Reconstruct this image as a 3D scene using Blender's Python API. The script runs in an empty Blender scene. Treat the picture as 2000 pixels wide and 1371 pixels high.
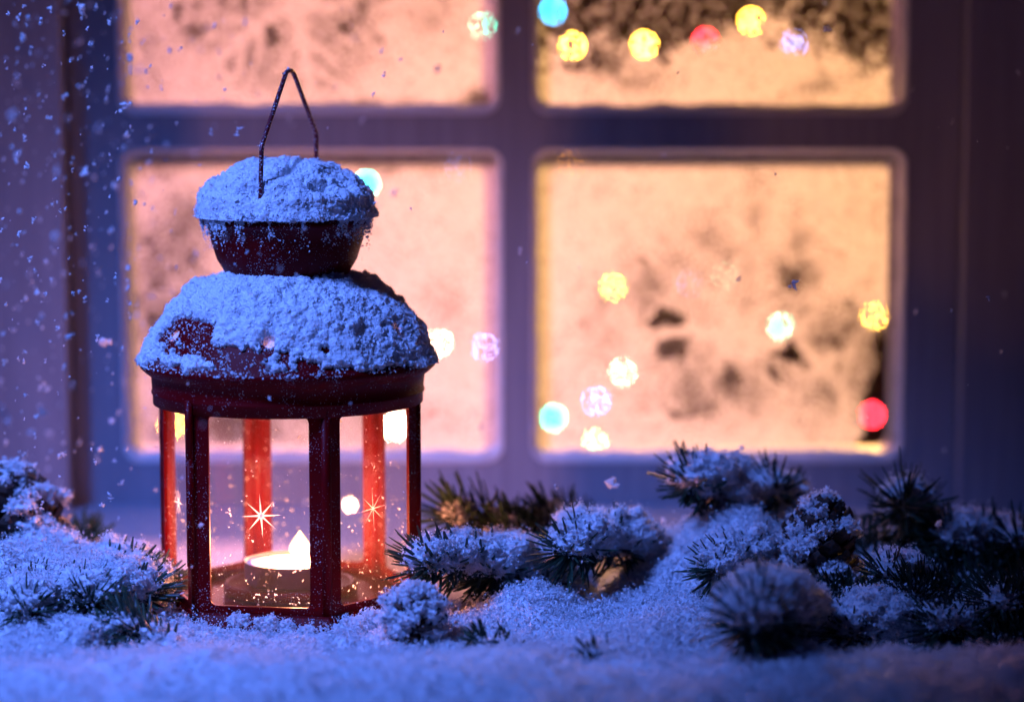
import bpy, math
import numpy as np
R = math.radians
sc = bpy.context.scene
col = sc.collection
rng = np.random.default_rng(7)

# ------------------------------------------------------------------ camera
F = 4900.0; PITCH = R(6.5); H = 0.273
cam_d = bpy.data.cameras.new('camera'); cam = bpy.data.objects.new('camera', cam_d); col.objects.link(cam)
cam.location = (0, 0, H); cam.rotation_euler = (R(90) - PITCH, 0, 0)
cam_d.sensor_width = 36; cam_d.lens = F / 2000 * 36; cam_d.clip_start = 0.05; cam_d.clip_end = 60
cam_d.dof.use_dof = True; cam_d.dof.focus_distance = 1.225; cam_d.dof.aperture_fstop = 3.15
sc.camera = cam
# ------------------------------------------------------------------ world: dusk sky
w = bpy.data.worlds.new("World"); sc.world = w; w.use_nodes = True
wn = w.node_tree; bg = wn.nodes['Background']
sky = wn.nodes.new('ShaderNodeTexSky'); sky.sky_type = 'NISHITA'; sky.sun_disc = False
sky.sun_elevation = R(-3.0); sky.sun_rotation = R(215)
hs = wn.nodes.new('ShaderNodeMix'); hs.data_type = 'RGBA'; hs.blend_type = 'MULTIPLY'; hs.inputs[0].default_value = 1
hs.inputs[7].default_value = (0.15, 0.20, 1.4, 1)
wn.links.new(sky.outputs[0], hs.inputs[6]); wn.links.new(hs.outputs[2], bg.inputs[0])
bg.inputs[1].default_value = 0.15
# ------------------------------------------------------------------ lights
def light(name, kind, loc, target, power, color, **kw):
    l = bpy.data.lights.new(name, kind); l.energy = power; l.color = color
    for k, v in kw.items(): setattr(l, k, v)
    o = bpy.data.objects.new(name, l); col.objects.link(o); o.location = loc
    if target is not None:
        import mathutils
        d = mathutils.Vector(target) - mathutils.Vector(loc)
        o.rotation_euler = d.to_track_quat('-Z', 'Y').to_euler()
    return o
# added spot standing in for blue dusk light from the upper left
light('dusk_stand_in_spot', 'SPOT', (-0.66, 0.76, 1.0), (-0.20, 1.22, 0.11), 118, (0.11, 0.235, 1.0), spot_size=R(36), spot_blend=1.0, shadow_soft_size=0.09)
# the lamp inside the room behind the frosted panes
light('room_lamp', 'SPOT', (0.42, 3.42, 0.66), (0.17, 1.53, 0.13), 285, (1.0, 0.50, 0.16), spot_size=R(30), spot_blend=1.0, shadow_soft_size=0.16)
light('room_lamp', 'SPOT', (-0.42, 3.42, 0.66), (-0.19, 1.53, 0.13), 225, (1.0, 0.35, 0.42), spot_size=R(30), spot_blend=1.0, shadow_soft_size=0.16)
sc.view_settings.view_transform = 'Standard'; sc.view_settings.look = 'None'
sc.view_settings.exposure = 0; sc.view_settings.gamma = 1; sc.view_settings.use_curve_mapping = False
sc.cycles.use_denoising = True
sc.cycles.max_bounces = 8; sc.cycles.transparent_max_bounces = 12; sc.cycles.diffuse_bounces = 3
sc.cycles.caustics_reflective = False; sc.cycles.caustics_refractive = False
sc.cycles.sample_clamp_indirect = 4

def P(u, v, Y):
    xc = (u - 1000) / F; yc = -(v - 685.5) / F
    dx, dy, dz = xc, math.cos(PITCH) + yc * math.sin(PITCH), -math.sin(PITCH) + yc * math.cos(PITCH)
    t = Y / dy
    return np.array((dx * t, Y, H + dz * t))
def Z(v, Y): return float(P(1000, v, Y)[2])

# ------------------------------------------------------------------ numpy noise
def _h(i, j, k, s):
    n = (i * 374761393 + j * 668265263 + k * 2147483647 + s * 974711) & 0xffffffff
    n = ((n ^ (n >> 13)) * 1274126177) & 0xffffffff
    n = ((n ^ (n >> 16)) * 2246822519) & 0xffffffff
    return ((n ^ (n >> 15)) & 0xffffff) / 16777215.0
def vnoise(p, s=0):
    p = np.asarray(p, float); i = np.floor(p).astype(np.int64); f = p - i; f = f * f * (3 - 2 * f); r = 0
    for a in (0, 1):
        for b in (0, 1):
            for c in (0, 1):
                wt = (f[:, 0] if a else 1 - f[:, 0]) * (f[:, 1] if b else 1 - f[:, 1]) * (f[:, 2] if c else 1 - f[:, 2])
                r = r + wt * _h(i[:, 0] + a, i[:, 1] + b, i[:, 2] + c, s)
    return r
def fbm(p, scale, oct=4, s=0, gain=0.5):
    p = np.asarray(p, float) * scale; r = 0; a = 1; t = 0
    for o in range(oct):
        r = r + a * vnoise(p * (2.03 ** o) + 17.3 * o, s + o); t += a; a *= gain
    return r / t
def sstep(a, b, x):
    t = np.clip((x - a) / (b - a), 0, 1); return t * t * (3 - 2 * t)

# ------------------------------------------------------------------ mesh helpers
class MB:
    def __init__(s): s.V = []; s.F = {}; s.n = 0
    def add(s, V, Fs):
        V = np.asarray(V, float)
        for F_ in [Fs]:
            F_ = np.asarray(F_, dtype=np.int64)
            if len(F_): s.F.setdefault(F_.shape[1], []).append(F_ + s.n)
        s.V.append(V); s.n += len(V); return s
    def arrays(s): return np.concatenate(s.V), {k: np.concatenate(v) for k, v in s.F.items()}
    def build(s, name, mat, parent=None, smooth=False):
        V, Fd = s.arrays(); me = bpy.data.meshes.new(name)
        me.vertices.add(len(V)); me.vertices.foreach_set('co', V.astype(np.float32).ravel())
        loops = np.concatenate([f.ravel() for f in Fd.values()]); cnt = np.concatenate([np.full(len(f), k) for k, f in Fd.items()])
        me.loops.add(len(loops)); me.loops.foreach_set('vertex_index', loops.astype(np.int32))
        me.polygons.add(len(cnt)); st = np.concatenate(([0], np.cumsum(cnt)[:-1]))
        me.polygons.foreach_set('loop_start', st.astype(np.int32))
        me.polygons.foreach_set('use_smooth', np.full(len(cnt), bool(smooth)))
        me.update(calc_edges=True)
        me.materials.append(mat)
        o = bpy.data.objects.new(name, me); col.objects.link(o)
        if parent is not None:
            o.parent = parent
            o.matrix_parent_inverse = parent.matrix_basis.inverted()   # vertices are given in world space
        return o
def grid_faces(nu, nv, wrap=False):
    i, j = np.meshgrid(np.arange(nu if wrap else nu - 1), np.arange(nv - 1), indexing='ij')
    i2 = (i + 1) % nu
    return np.stack([i * nv + j, i2 * nv + j, i2 * nv + j + 1, i * nv + j + 1], -1).reshape(-1, 4)
def box(mb, a, b):
    x0, y0, z0 = a; x1, y1, z1 = b
    mb.add([(x0,y0,z0),(x1,y0,z0),(x1,y1,z0),(x0,y1,z0),(x0,y0,z1),(x1,y0,z1),(x1,y1,z1),(x0,y1,z1)],
           [(0,3,2,1),(4,5,6,7),(0,1,5,4),(1,2,6,5),(2,3,7,6),(3,0,4,7)])
def lathe(mb, prof, cx, cy, n=72, ang0=0):
    a = np.arange(n) / n * 2 * np.pi + ang0; prof = np.asarray(prof, float)
    r, z = prof[:, 0], prof[:, 1]
    V = np.stack([cx + np.sin(a)[:, None] * r[None], cy - np.cos(a)[:, None] * r[None], np.broadcast_to(z, (n, len(z)))], -1).reshape(-1, 3)
    mb.add(V, grid_faces(n, len(prof), True))
def tube(mb, pts, rad, n=8):
    pts = np.asarray(pts, float); m = len(pts); rad = np.broadcast_to(rad, m)
    T = np.gradient(pts, axis=0); T /= np.linalg.norm(T, axis=1)[:, None] + 1e-12
    ref = np.array((0.31, 0.87, 0.38)); A = np.cross(T, ref); A /= np.linalg.norm(A, axis=1)[:, None] + 1e-12; B = np.cross(T, A)
    a = np.arange(n) / n * 2 * np.pi
    V = pts[None] + (np.cos(a)[:, None, None] * A[None] + np.sin(a)[:, None, None] * B[None]) * rad[None, :, None]
    mb.add(V.reshape(-1, 3), grid_faces(n, m, True))
    k = mb.n - n * m
    mb.F.setdefault(n, []).append(np.array([[k + i * m for i in range(n)], [k + i * m + m - 1 for i in range(n)][::-1]]))
def round_path(pts, r, n=5):
    pts = [np.asarray(p, float) for p in pts]; out = [pts[0]]
    for a, b, c in zip(pts[:-2], pts[1:-1], pts[2:]):
        p = b + (a - b) / np.linalg.norm(a - b) * r; q = b + (c - b) / np.linalg.norm(c - b) * r
        for t in np.linspace(0, 1, n): out.append((1 - t) ** 2 * p + 2 * t * (1 - t) * b + t * t * q)
    out.append(pts[-1]); return out
def rand_rot(n):
    q = rng.normal(size=(n, 4)); q /= np.linalg.norm(q, axis=1)[:, None]; w_, x, y, z = q.T
    return np.stack([1-2*(y*y+z*z), 2*(x*y-z*w_), 2*(x*z+y*w_), 2*(x*y+z*w_), 1-2*(x*x+z*z), 2*(y*z-x*w_), 2*(x*z-y*w_), 2*(y*z+x*w_), 1-2*(x*x+y*y)], -1).reshape(n, 3, 3)
OCT = np.array([(1,0,0),(-1,0,0),(0,1,0),(0,-1,0),(0,0,1),(0,0,-1)], float)
OCF = np.array([(0,2,4),(2,1,4),(1,3,4),(3,0,4),(2,0,5),(1,2,5),(3,1,5),(0,3,5)])
def crumbs(mb, C, size, stretch=0.38):
    """irregular little snow grains at the points C"""
    n = len(C)
    if n == 0: return
    s = np.asarray(size) * np.ones(n)
    V = OCT[None] * (1 + rng.uniform(-0.45, 0.45, (n, 6, 1))) * np.exp(rng.normal(0, stretch, (n, 1, 3)))
    V = np.einsum('nij,nkj->nki', rand_rot(n), V) * s[:, None, None] + np.asarray(C)[:, None]
    mb.add(V.reshape(-1, 3), (OCF[None] + 6 * np.arange(n)[:, None, None]).reshape(-1, 3))
def snow_surface(mb, V, Fq, amp=0.0010, grain=700, per=None, size=0.00030, keep=None):
    """roughen a grid of verts along its normals, then strew grains over it"""
    a, b, c, d = (V[Fq[:, k]] for k in range(4))
    N = np.cross(c - a, d - b); L = np.linalg.norm(N, axis=1); 
    vn = np.zeros_like(V)
    for k in range(4): np.add.at(vn, Fq[:, k], N)
    vn /= np.linalg.norm(vn, axis=1)[:, None] + 1e-15
    disp = (fbm(V, grain * 0.30, 3, 5) - 0.5) * 1.9 + (fbm(V, grain * 1.3, 2, 9) - 0.5) * 1.0
    V2 = V + vn * (disp * amp)[:, None]
    mb.add(V2, Fq)
    if per:
        area = L / 2; ww = area.copy()
        if keep is not None: ww = ww * keep[Fq].mean(1)
        n = int(ww.sum() * per)
        if n > 0:
            f = rng.choice(len(Fq), n, p=ww / ww.sum()); r1, r2 = rng.random(n), rng.random(n)
            q = V2[Fq[f]]; pt = (q[:, 0] * ((1-r1)*(1-r2))[:, None] + q[:, 1] * (r1*(1-r2))[:, None] + q[:, 2] * (r1*r2)[:, None] + q[:, 3] * ((1-r1)*r2)[:, None])
            nn = vn[Fq[f, 0]]
            clump = fbm(pt, 420, 2, 31)
            k = rng.random(n) < sstep(0.35, 0.62, clump) + 0.12
            pt = pt + nn * (rng.exponential(0.5, n) * amp * 1.5 * (0.3 + 1.9 * clump))[:, None]
            crumbs(mb, pt[k], size * np.exp(rng.normal(0, 0.4, k.sum())))
def snow_blob(mb, c, rad, res=26, lump=0.28, per=3e6, amp=0.0008, size=0.00030, seed=0, floor=None):
    """closed lumpy heap of snow"""
    u = np.arange(res * 2) / (res * 2) * 2 * np.pi; t = np.linspace(0.02, np.pi - 0.02, res)
    D = np.stack([np.cos(u)[:, None] * np.sin(t)[None], np.sin(u)[:, None] * np.sin(t)[None], np.broadcast_to(np.cos(t), (2 * res, res))], -1).reshape(-1, 3)
    k = 1 + lump * 2.4 * (fbm(D * 1.3 + np.asarray(c) * 90 + seed, 1.6, 3, 3) - 0.5)
    V = np.asarray(c) + D * np.asarray(rad) * k[:, None]
    if floor is not None: V[:, 2] = np.maximum(V[:, 2], floor)
    snow_surface(mb, V, grid_faces(2 * res, res, True)[:, ::-1], amp=amp, per=per, size=size)

# ------------------------------------------------------------------ things
def empty(name, loc, label, cat, group=None):
    o = bpy.data.objects.new(name, None); col.objects.link(o); o.location = loc
    o.empty_display_size = 0.02
    o['label'] = label; o['category'] = cat
    if group: o['group'] = group
    return o
# ------------------------------------------------------------------ materials
def mat(name, color=(0.5,)*3, rough=0.5, **kw):
    m = bpy.data.materials.new(name); m.use_nodes = True; b = m.node_tree.nodes['Principled BSDF']
    b.inputs['Base Color'].default_value = (*color, 1); b.inputs['Roughness'].default_value = rough
    for k, v in kw.items(): b.inputs[k].default_value = v
    return m
def N(m, t, **kw):
    n = m.node_tree.nodes.new(t)
    for k, v in kw.items():
        if k in n.inputs and not hasattr(n, k): n.inputs[k].default_value = v
        else:
            try: setattr(n, k, v)
            except Exception: n.inputs[k].default_value = v
    return n
def L(m, a, b): m.node_tree.links.new(a, b)
def noise_node(m, scale, detail=2, rough=0.5, vec=None):
    n = m.node_tree.nodes.new('ShaderNodeTexNoise'); n.inputs['Scale'].default_value = scale
    n.inputs['Detail'].default_value = detail; n.inputs['Roughness'].default_value = rough
    if vec is None:
        g = m.node_tree.nodes.new('ShaderNodeNewGeometry'); vec = g.outputs['Position']
    L(m, vec, n.inputs['Vector']); return n
def ramp(m, a, b, src, ca=(0,0,0,1), cb=(1,1,1,1)):
    n = m.node_tree.nodes.new('ShaderNodeValToRGB'); n.color_ramp.elements[0].position = a; n.color_ramp.elements[1].position = b
    n.color_ramp.elements[0].color = ca; n.color_ramp.elements[1].color = cb; L(m, src, n.inputs[0]); return n
def mathn(m, op, a, b=None):
    n = m.node_tree.nodes.new('ShaderNodeMath'); n.operation = op
    for k, x in enumerate((a, b)):
        if x is None: continue
        if isinstance(x, (int, float)): n.inputs[k].default_value = x
        else: L(m, x, n.inputs[k])
    return n.outputs[0]
def speckle(m, amount, scale=900, color=(0.8, 0.82, 0.86, 1), low=False):
    """fine snow dust lying on the paint"""
    b = m.node_tree.nodes['Principled BSDF']; base = tuple(b.inputs['Base Color'].default_value)
    n1 = noise_node(m, scale, 1); n2 = noise_node(m, 60, 3)
    t = mathn(m, 'ADD', n1.outputs[0], mathn(m, 'MULTIPLY', n2.outputs[0], 0.35))
    r = ramp(m, 1 - amount, 1.02 - amount, t, base, color); L(m, r.outputs[0], b.inputs['Base Color'])

M = {}
def snow_mat(name, tr=0.22):
    m = bpy.data.materials.new(name); m.use_nodes = True; nt = m.node_tree; nt.nodes.clear()
    out = nt.nodes.new('ShaderNodeOutputMaterial'); d = nt.nodes.new('ShaderNodeBsdfDiffuse'); t = nt.nodes.new('ShaderNodeBsdfTranslucent')
    d.inputs[0].default_value = (0.88, 0.89, 0.92, 1); t.inputs[0].default_value = (0.85, 0.87, 0.92, 1)
    mx = nt.nodes.new('ShaderNodeMixShader'); mx.inputs[0].default_value = tr
    gl = nt.nodes.new('ShaderNodeBsdfGlossy'); gl.inputs['Roughness'].default_value = 0.35; gl.inputs[0].default_value = (1, 1, 1, 1)
    m2 = nt.nodes.new('ShaderNodeMixShader'); m2.inputs[0].default_value = 0.02
    L(m, d.outputs[0], mx.inputs[1]); L(m, t.outputs[0], mx.inputs[2]); L(m, mx.outputs[0], m2.inputs[1]); L(m, gl.outputs[0], m2.inputs[2]); L(m, m2.outputs[0], out.inputs[0])
    return m
M['snow'] = snow_mat('snow')
M['red'] = mat('red_paint', (0.135, 0.0004, 0.0020), 0.45, **{'Specular IOR Level': 0.08}); speckle(M['red'], 0.115, 1500, (0.5, 0.52, 0.58, 1))
n_ = noise_node(M['red'], 1500, 2); b_ = N(M['red'], 'ShaderNodeBump'); b_.inputs['Strength'].default_value = 0.25; b_.inputs['Distance'].default_value = 0.0003
L(M['red'], n_.outputs[0], b_.inputs['Height']); L(M['red'], b_.outputs[0], M['red'].node_tree.nodes['Principled BSDF'].inputs['Normal'])
M['red_in'] = mat('red_paint_inside', (0.5, 0.012, 0.02), 0.35)
M['wire'] = mat('handle_wire', (0.16, 0.012, 0.02), 0.35, Metallic=0.3); speckle(M['wire'], 0.2, 1300)
M['paint'] = mat('window_paint', (0.42, 0.40, 0.40), 0.55)
b = M['paint'].node_tree.nodes['Principled BSDF']
mp = N(M['paint'], 'ShaderNodeMapping'); g = N(M['paint'], 'ShaderNodeNewGeometry'); L(M['paint'], g.outputs['Position'], mp.inputs[0]); mp.inputs['Scale'].default_value = (140, 140, 8)
pn = noise_node(M['paint'], 1.0, 4, 0.6, mp.outputs[0]); pr = ramp(M['paint'], 0.3, 0.75, pn.outputs[0], (0.25, 0.26, 0.31, 1), (0.34, 0.35, 0.41, 1)); L(M['paint'], pr.outputs[0], b.inputs['Base Color'])
bp = N(M['paint'], 'ShaderNodeBump'); bp.inputs['Strength'].default_value = 0.5; bp.inputs['Distance'].default_value = 0.0008; L(M['paint'], pn.outputs[0], bp.inputs['Height']); L(M['paint'], bp.outputs[0], b.inputs['Normal'])
M['wood'] = mat('dark_wood', (0.10, 0.045, 0.02), 0.7)
M['room'] = mat('room_wall', (0.24, 0.075, 0.05), 0.9)
M['needle'] = mat('needle', (0.028, 0.062, 0.034), 0.5)
nn_ = noise_node(M['needle'], 260, 2); nr = ramp(M['needle'], 0.35, 0.7, nn_.outputs[0], (0.016, 0.040, 0.026, 1), (0.05, 0.095, 0.05, 1)); L(M['needle'], nr.outputs[0], M['needle'].node_tree.nodes['Principled BSDF'].inputs['Base Color'])
M['bark'] = mat('bark', (0.06, 0.032, 0.02), 0.85)
M['cone'] = mat('cone_scale', (0.055, 0.026, 0.017), 0.7)
cn_ = noise_node(M['cone'], 330, 3); cr_ = ramp(M['cone'], 0.35, 0.7, cn_.outputs[0], (0.03, 0.014, 0.010, 1), (0.10, 0.05, 0.03, 1)); L(M['cone'], cr_.outputs[0], M['cone'].node_tree.nodes['Principled BSDF'].inputs['Base Color'])
M['wax'] = mat('wax', (0.9, 0.82, 0.66), 0.4)
wb = M['wax'].node_tree.nodes['Principled BSDF']; wb.inputs['Subsurface Weight'].default_value = 0.4; wb.inputs['Subsurface Radius'].default_value = (0.01, 0.006, 0.003)
M['tin'] = mat('tealight_cup', (0.5, 0.5, 0.52), 0.35, Metallic=0.9)
M['wick'] = mat('wick', (0.02, 0.015, 0.012), 0.9)
def emis(name, color, s):
    m = bpy.data.materials.new(name); m.use_nodes = True; nt = m.node_tree; nt.nodes.clear()
    o = nt.nodes.new('ShaderNodeOutputMaterial'); e = nt.nodes.new('ShaderNodeEmission'); e.inputs[0].default_value = (*color, 1); e.inputs[1].default_value = s
    L(m, e.outputs[0], o.inputs[0]); return m
def flame_mat():
    m = bpy.data.materials.new('flame'); m.use_nodes = True; nt = m.node_tree; nt.nodes.clear()
    o = nt.nodes.new('ShaderNodeOutputMaterial'); e = nt.nodes.new('ShaderNodeEmission'); t = nt.nodes.new('ShaderNodeBsdfTransparent'); ad = nt.nodes.new('ShaderNodeAddShader')
    lw = nt.nodes.new('ShaderNodeLayerWeight'); lw.inputs[0].default_value = 0.5
    f = mathn(m, 'POWER', mathn(m, 'SUBTRACT', 1.0, lw.outputs['Facing']), 2.1)
    g = nt.nodes.new('ShaderNodeNewGeometry'); sp = nt.nodes.new('ShaderNodeSeparateXYZ'); L(m, g.outputs['Position'], sp.inputs[0])
    mr = nt.nodes.new('ShaderNodeMapRange'); L(m, sp.outputs[2], mr.inputs[0]); mr.inputs[1].default_value = Z(1096, 1.26) + .002; mr.inputs[2].default_value = Z(1096, 1.26) + .010
    r_ = ramp(m, 0, 1, mr.outputs[0], (.35, .32, .5, 1), (1, .52, .16, 1)); L(m, r_.outputs[0], e.inputs[0])
    L(m, mathn(m, 'MULTIPLY', f, 13.0), e.inputs[1]); L(m, t.outputs[0], ad.inputs[0]); L(m, e.outputs[0], ad.inputs[1]); L(m, ad.outputs[0], o.inputs[0]); return m
M['flame'] = flame_mat()
M['cable'] = mat('cable', (0.02, 0.04, 0.02), 0.6)
def glass_mat(name, dust, fres=1.33, low=None):
    """thin clear glass with flecks of snow on it; the flecks thicken towards `low` metres above the sill"""
    m = bpy.data.materials.new(name); m.use_nodes = True; nt = m.node_tree; nt.nodes.clear()
    out = nt.nodes.new('ShaderNodeOutputMaterial'); tr = nt.nodes.new('ShaderNodeBsdfTransparent'); tr.inputs[0].default_value = (0.95, 0.95, 0.95, 1)
    gl = nt.nodes.new('ShaderNodeBsdfGlossy'); gl.inputs['Roughness'].default_value = 0.03
    fr = nt.nodes.new('ShaderNodeFresnel'); fr.inputs[0].default_value = fres
    a = nt.nodes.new('ShaderNodeMixShader'); L(m, mathn(m, 'MINIMUM', fr.outputs[0], 0.09), a.inputs[0]); L(m, tr.outputs[0], a.inputs[1]); L(m, gl.outputs[0], a.inputs[2])
    d = nt.nodes.new('ShaderNodeBsdfDiffuse'); d.inputs[0].default_value = (0.9,)*3 + (1,); t = nt.nodes.new('ShaderNodeBsdfTranslucent'); t.inputs[0].default_value = (0.9,)*3 + (1,)
    dt = nt.nodes.new('ShaderNodeMixShader'); dt.inputs[0].default_value = 0.6; L(m, d.outputs[0], dt.inputs[1]); L(m, t.outputs[0], dt.inputs[2])
    n1 = noise_node(m, 520, 2, 0.6); n2 = noise_node(m, 90, 2)
    g = nt.nodes.new('ShaderNodeNewGeometry'); sp = nt.nodes.new('ShaderNodeSeparateXYZ'); L(m, g.outputs['Position'], sp.inputs[0])
    mr = nt.nodes.new('ShaderNodeMapRange'); L(m, sp.outputs[2], mr.inputs[0]); mr.inputs[1].default_value = 0.012; mr.inputs[2].default_value = 0.075; mr.inputs[3].default_value = 0.03; mr.inputs[4].default_value = 0
    s = mathn(m, 'ADD', mathn(m, 'ADD', n1.outputs[0], mathn(m, 'MULTIPLY', n2.outputs[0], 0.28)), mr.outputs[0])
    r = ramp(m, 1 - dust, 1.03 - dust, s)
    mx = nt.nodes.new('ShaderNodeMixShader'); L(m, mathn(m, 'MAXIMUM', r.outputs[0], 0.02), mx.inputs[0]); L(m, a.outputs[0], mx.inputs[1]); L(m, dt.outputs[0], mx.inputs[2]); L(m, mx.outputs[0], out.inputs[0])  # besides the flecks, an even haze imitates the warm glow around the flame
    return m
M['glass'] = glass_mat('lantern_glass', 0.17)
def etched():
    m = bpy.data.materials.new('etched_glass'); m.use_nodes = True; nt = m.node_tree; nt.nodes.clear()
    out = nt.nodes.new('ShaderNodeOutputMaterial'); d = nt.nodes.new('ShaderNodeBsdfDiffuse'); t = nt.nodes.new('ShaderNodeBsdfTranslucent'); mx = nt.nodes.new('ShaderNodeMixShader')
    d.inputs[0].default_value = t.inputs[0].default_value = (0.95, 0.95, 0.95, 1); mx.inputs[0].default_value = 0.7
    L(m, d.outputs[0], mx.inputs[1]); L(m, t.outputs[0], mx.inputs[2]); L(m, mx.outputs[0], out.inputs[0]); return m
M['etch'] = etched()
def frost_mat():
    m = bpy.data.materials.new('frosted_pane'); m.use_nodes = True; nt = m.node_tree; nt.nodes.clear()
    out = nt.nodes.new('ShaderNodeOutputMaterial'); tr = nt.nodes.new('ShaderNodeBsdfTransparent')
    gl = nt.nodes.new('ShaderNodeBsdfGlossy'); gl.inputs['Roughness'].default_value = 0.05
    fr = nt.nodes.new('ShaderNodeFresnel'); fr.inputs[0].default_value = 1.45
    a = nt.nodes.new('ShaderNodeMixShader'); L(m, fr.outputs[0], a.inputs[0]); L(m, tr.outputs[0], a.inputs[1]); L(m, gl.outputs[0], a.inputs[2])
    d = nt.nodes.new('ShaderNodeBsdfDiffuse'); d.inputs[0].default_value = (0.85, 0.86, 0.9, 1); t = nt.nodes.new('ShaderNodeBsdfTranslucent'); t.inputs[0].default_value = (0.9, 0.9, 0.9, 1)
    dt = nt.nodes.new('ShaderNodeMixShader'); dt.inputs[0].default_value = 0.62; L(m, d.outputs[0], dt.inputs[1]); L(m, t.outputs[0], dt.inputs[2])
    at = nt.nodes.new('ShaderNodeAttribute'); at.attribute_name = 'frost'
    n1 = noise_node(m, 1500, 3, 0.7)
    n3 = noise_node(m, 620, 2, 0.6); ns_ = mathn(m, 'ADD', mathn(m, 'MULTIPLY', n1.outputs[0], 0.5), mathn(m, 'MULTIPLY', n3.outputs[0], 0.5))
    nr = nt.nodes.new('ShaderNodeMapRange'); L(m, ns_, nr.inputs[0]); nr.inputs[1].default_value = 0.40; nr.inputs[2].default_value = 0.61
    s = mathn(m, 'SUBTRACT', at.outputs['Fac'], nr.outputs[0])
    r = ramp(m, 0.0, 0.06, s)
    mx = nt.nodes.new('ShaderNodeMixShader'); L(m, r.outputs[0], mx.inputs[0]); L(m, a.outputs[0], mx.inputs[1]); L(m, dt.outputs[0], mx.inputs[2]); L(m, mx.outputs[0], out.inputs[0])
    return m
M['frost'] = frost_mat()

# ------------------------------------------------------------------ window
YW = 1.52                       # face of the sash
S = float(P(1001, 500, YW)[0] - P(1000, 500, YW)[0])     # metres per photo pixel at the sash
def wx(u): return (u - 1000) * S
win = empty('window', (0, YW, 0), 'grey painted wooden window with four frosted panes glowing orange', 'window')
def rrect(x0, x1, z0, z1, r, n=7):
    pts = []
    for cx, cz, a0 in ((x1 - r, z1 - r, 0), (x0 + r, z1 - r, 90), (x0 + r, z0 + r, 180), (x1 - r, z0 + r, 270)):
        for k in range(n): a = R(a0 + 90 * k / (n - 1)); pts.append((cx + r * math.cos(a), cz + r * math.sin(a)))
    return np.array(pts)
def cell_pts(x0, x1, z0, z1, n=7):
    pts = []
    for cx, cz, A, B in ((x1, z1, (x1, 0), (0, z1)), (x0, z1, 0, 0), (x0, z0, 0, 0), (x1, z0, 0, 0)):
        pts += [(cx, cz)] * n
    return np.array(pts, float)
panes = {'UL': (247, 966, -372, 213), 'UR': (1049, 1755, -372, 213), 'LL': (247, 971, 300, 886), 'LR': (1049, 1757, 300, 886)}
cells = {'UL': (142, 1008, -480, 256), 'UR': (1008, 1870, -480, 256), 'LL': (142, 1008, 256, 1080), 'LR': (1008, 1870, 256, 1080)}
fr = MB(); sn_rim = MB()
def loop3(p, y): return np.stack([p[:, 0], np.full(len(p), y), p[:, 1]], -1)
for k in panes:
    u0, u1, v0, v1 = panes[k]; U0, U1, V0, V1 = cells[k]
    x0, x1, z1, z0 = wx(u0), wx(u1), Z(v0, YW + .012), Z(v1, YW + .012); X0, X1, Z1, Z0 = wx(U0), wx(U1), Z(V0, YW), Z(V1, YW)
    mo = 0.0036
    def sub(p): return p
    loops = [loop3(cell_pts(X0, X1, Z0, Z1), YW),
             loop3(rrect(x0 - mo, x1 + mo, z0 - mo, z1 + mo, 0.010), YW),
             loop3(rrect(x0 - mo * .8, x1 + mo * .8, z0 - mo * .8, z1 + mo * .8, 0.0095), YW + .0012),
             loop3(rrect(x0 - mo * .35, x1 + mo * .35, z0 - mo * .35, z1 + mo * .35, 0.008), YW + .004),
             loop3(rrect(x0, x1, z0, z1, 0.007), YW + .011),
             loop3(rrect(x0, x1, z0, z1, 0.007), YW + .012),
             loop3(rrect(x0, x1, z0, z1, 0.007), YW + .046),
             loop3(cell_pts(X0, X1, Z0, Z1), YW + .046)]
    V = np.stack(loops, 1); n = V.shape[0]
    fr.add(V.reshape(-1, 3), grid_faces(n, len(loops), True)[:, ::-1])
frame = fr.build('frame', M['paint'], win)
# outer casing, two centimetres proud of the sash, and the sloping sill board
cs = MB()
box(cs, (wx(-260), YW - .020, -.10), (wx(136), YW + .05, .62)); box(cs, (wx(1873), YW - .020, -.10), (wx(2300), YW + .05, .62))
box(cs, (wx(136), YW - .018, Z(-484, YW)), (wx(1873), YW + .05, .62))
cs.build('casing', M['paint'], win)
gp = MB(); box(gp, (wx(136) + .0002, YW + .006, -.05), (wx(142) - .0002, YW + .05, Z(-484, YW) - .001)); gp.build('gap_strip', M['wood'], win)
sl = MB(); zs = lambda y: -.007 + (y - 1.24) * .045
sl.add([(-.75, .70, zs(.7)), (.75, .70, zs(.7)), (.75, YW + .03, zs(YW)+.001), (-.75, YW + .03, zs(YW)+.001), (-.75, .70, -.06), (.75, .70, -.06), (.75, YW + .03, -.06), (-.75, YW + .03, -.06)],
       [(0,1,2,3),(4,7,6,5),(0,4,5,1),(1,5,6,2),(2,6,7,3),(3,7,4,0)])
sl.build('sill', M['paint'], win)
# frosted panes: how thick the sprayed frost lies is a property of each spot of the glass
def poly_sd(U, V, pts):
    pts = np.array(pts, float); d = np.full(U.shape, 1e9); ins = np.zeros(U.shape, bool)
    for a, b in zip(pts, np.roll(pts, -1, 0)):
        e = b - a; t = np.clip(((U - a[0]) * e[0] + (V - a[1]) * e[1]) / (e @ e), 0, 1)
        d = np.minimum(d, np.hypot(U - a[0] - t * e[0], V - a[1] - t * e[1]))
        c = ((a[1] > V) != (b[1] > V)) & (U < (b[0] - a[0]) * (V - a[1]) / (b[1] - a[1] + 1e-9) + a[0]); ins ^= c
    return np.where(ins, -d, d)
def ell(U, V, cx, cy, rx, ry, a=0):
    c, s = math.cos(R(a)), math.sin(R(a)); x = (U - cx) * c + (V - cy) * s; y = -(U - cx) * s + (V - cy) * c
    return np.exp(-((x / rx) ** 2 + (y / ry) ** 2))
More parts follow.
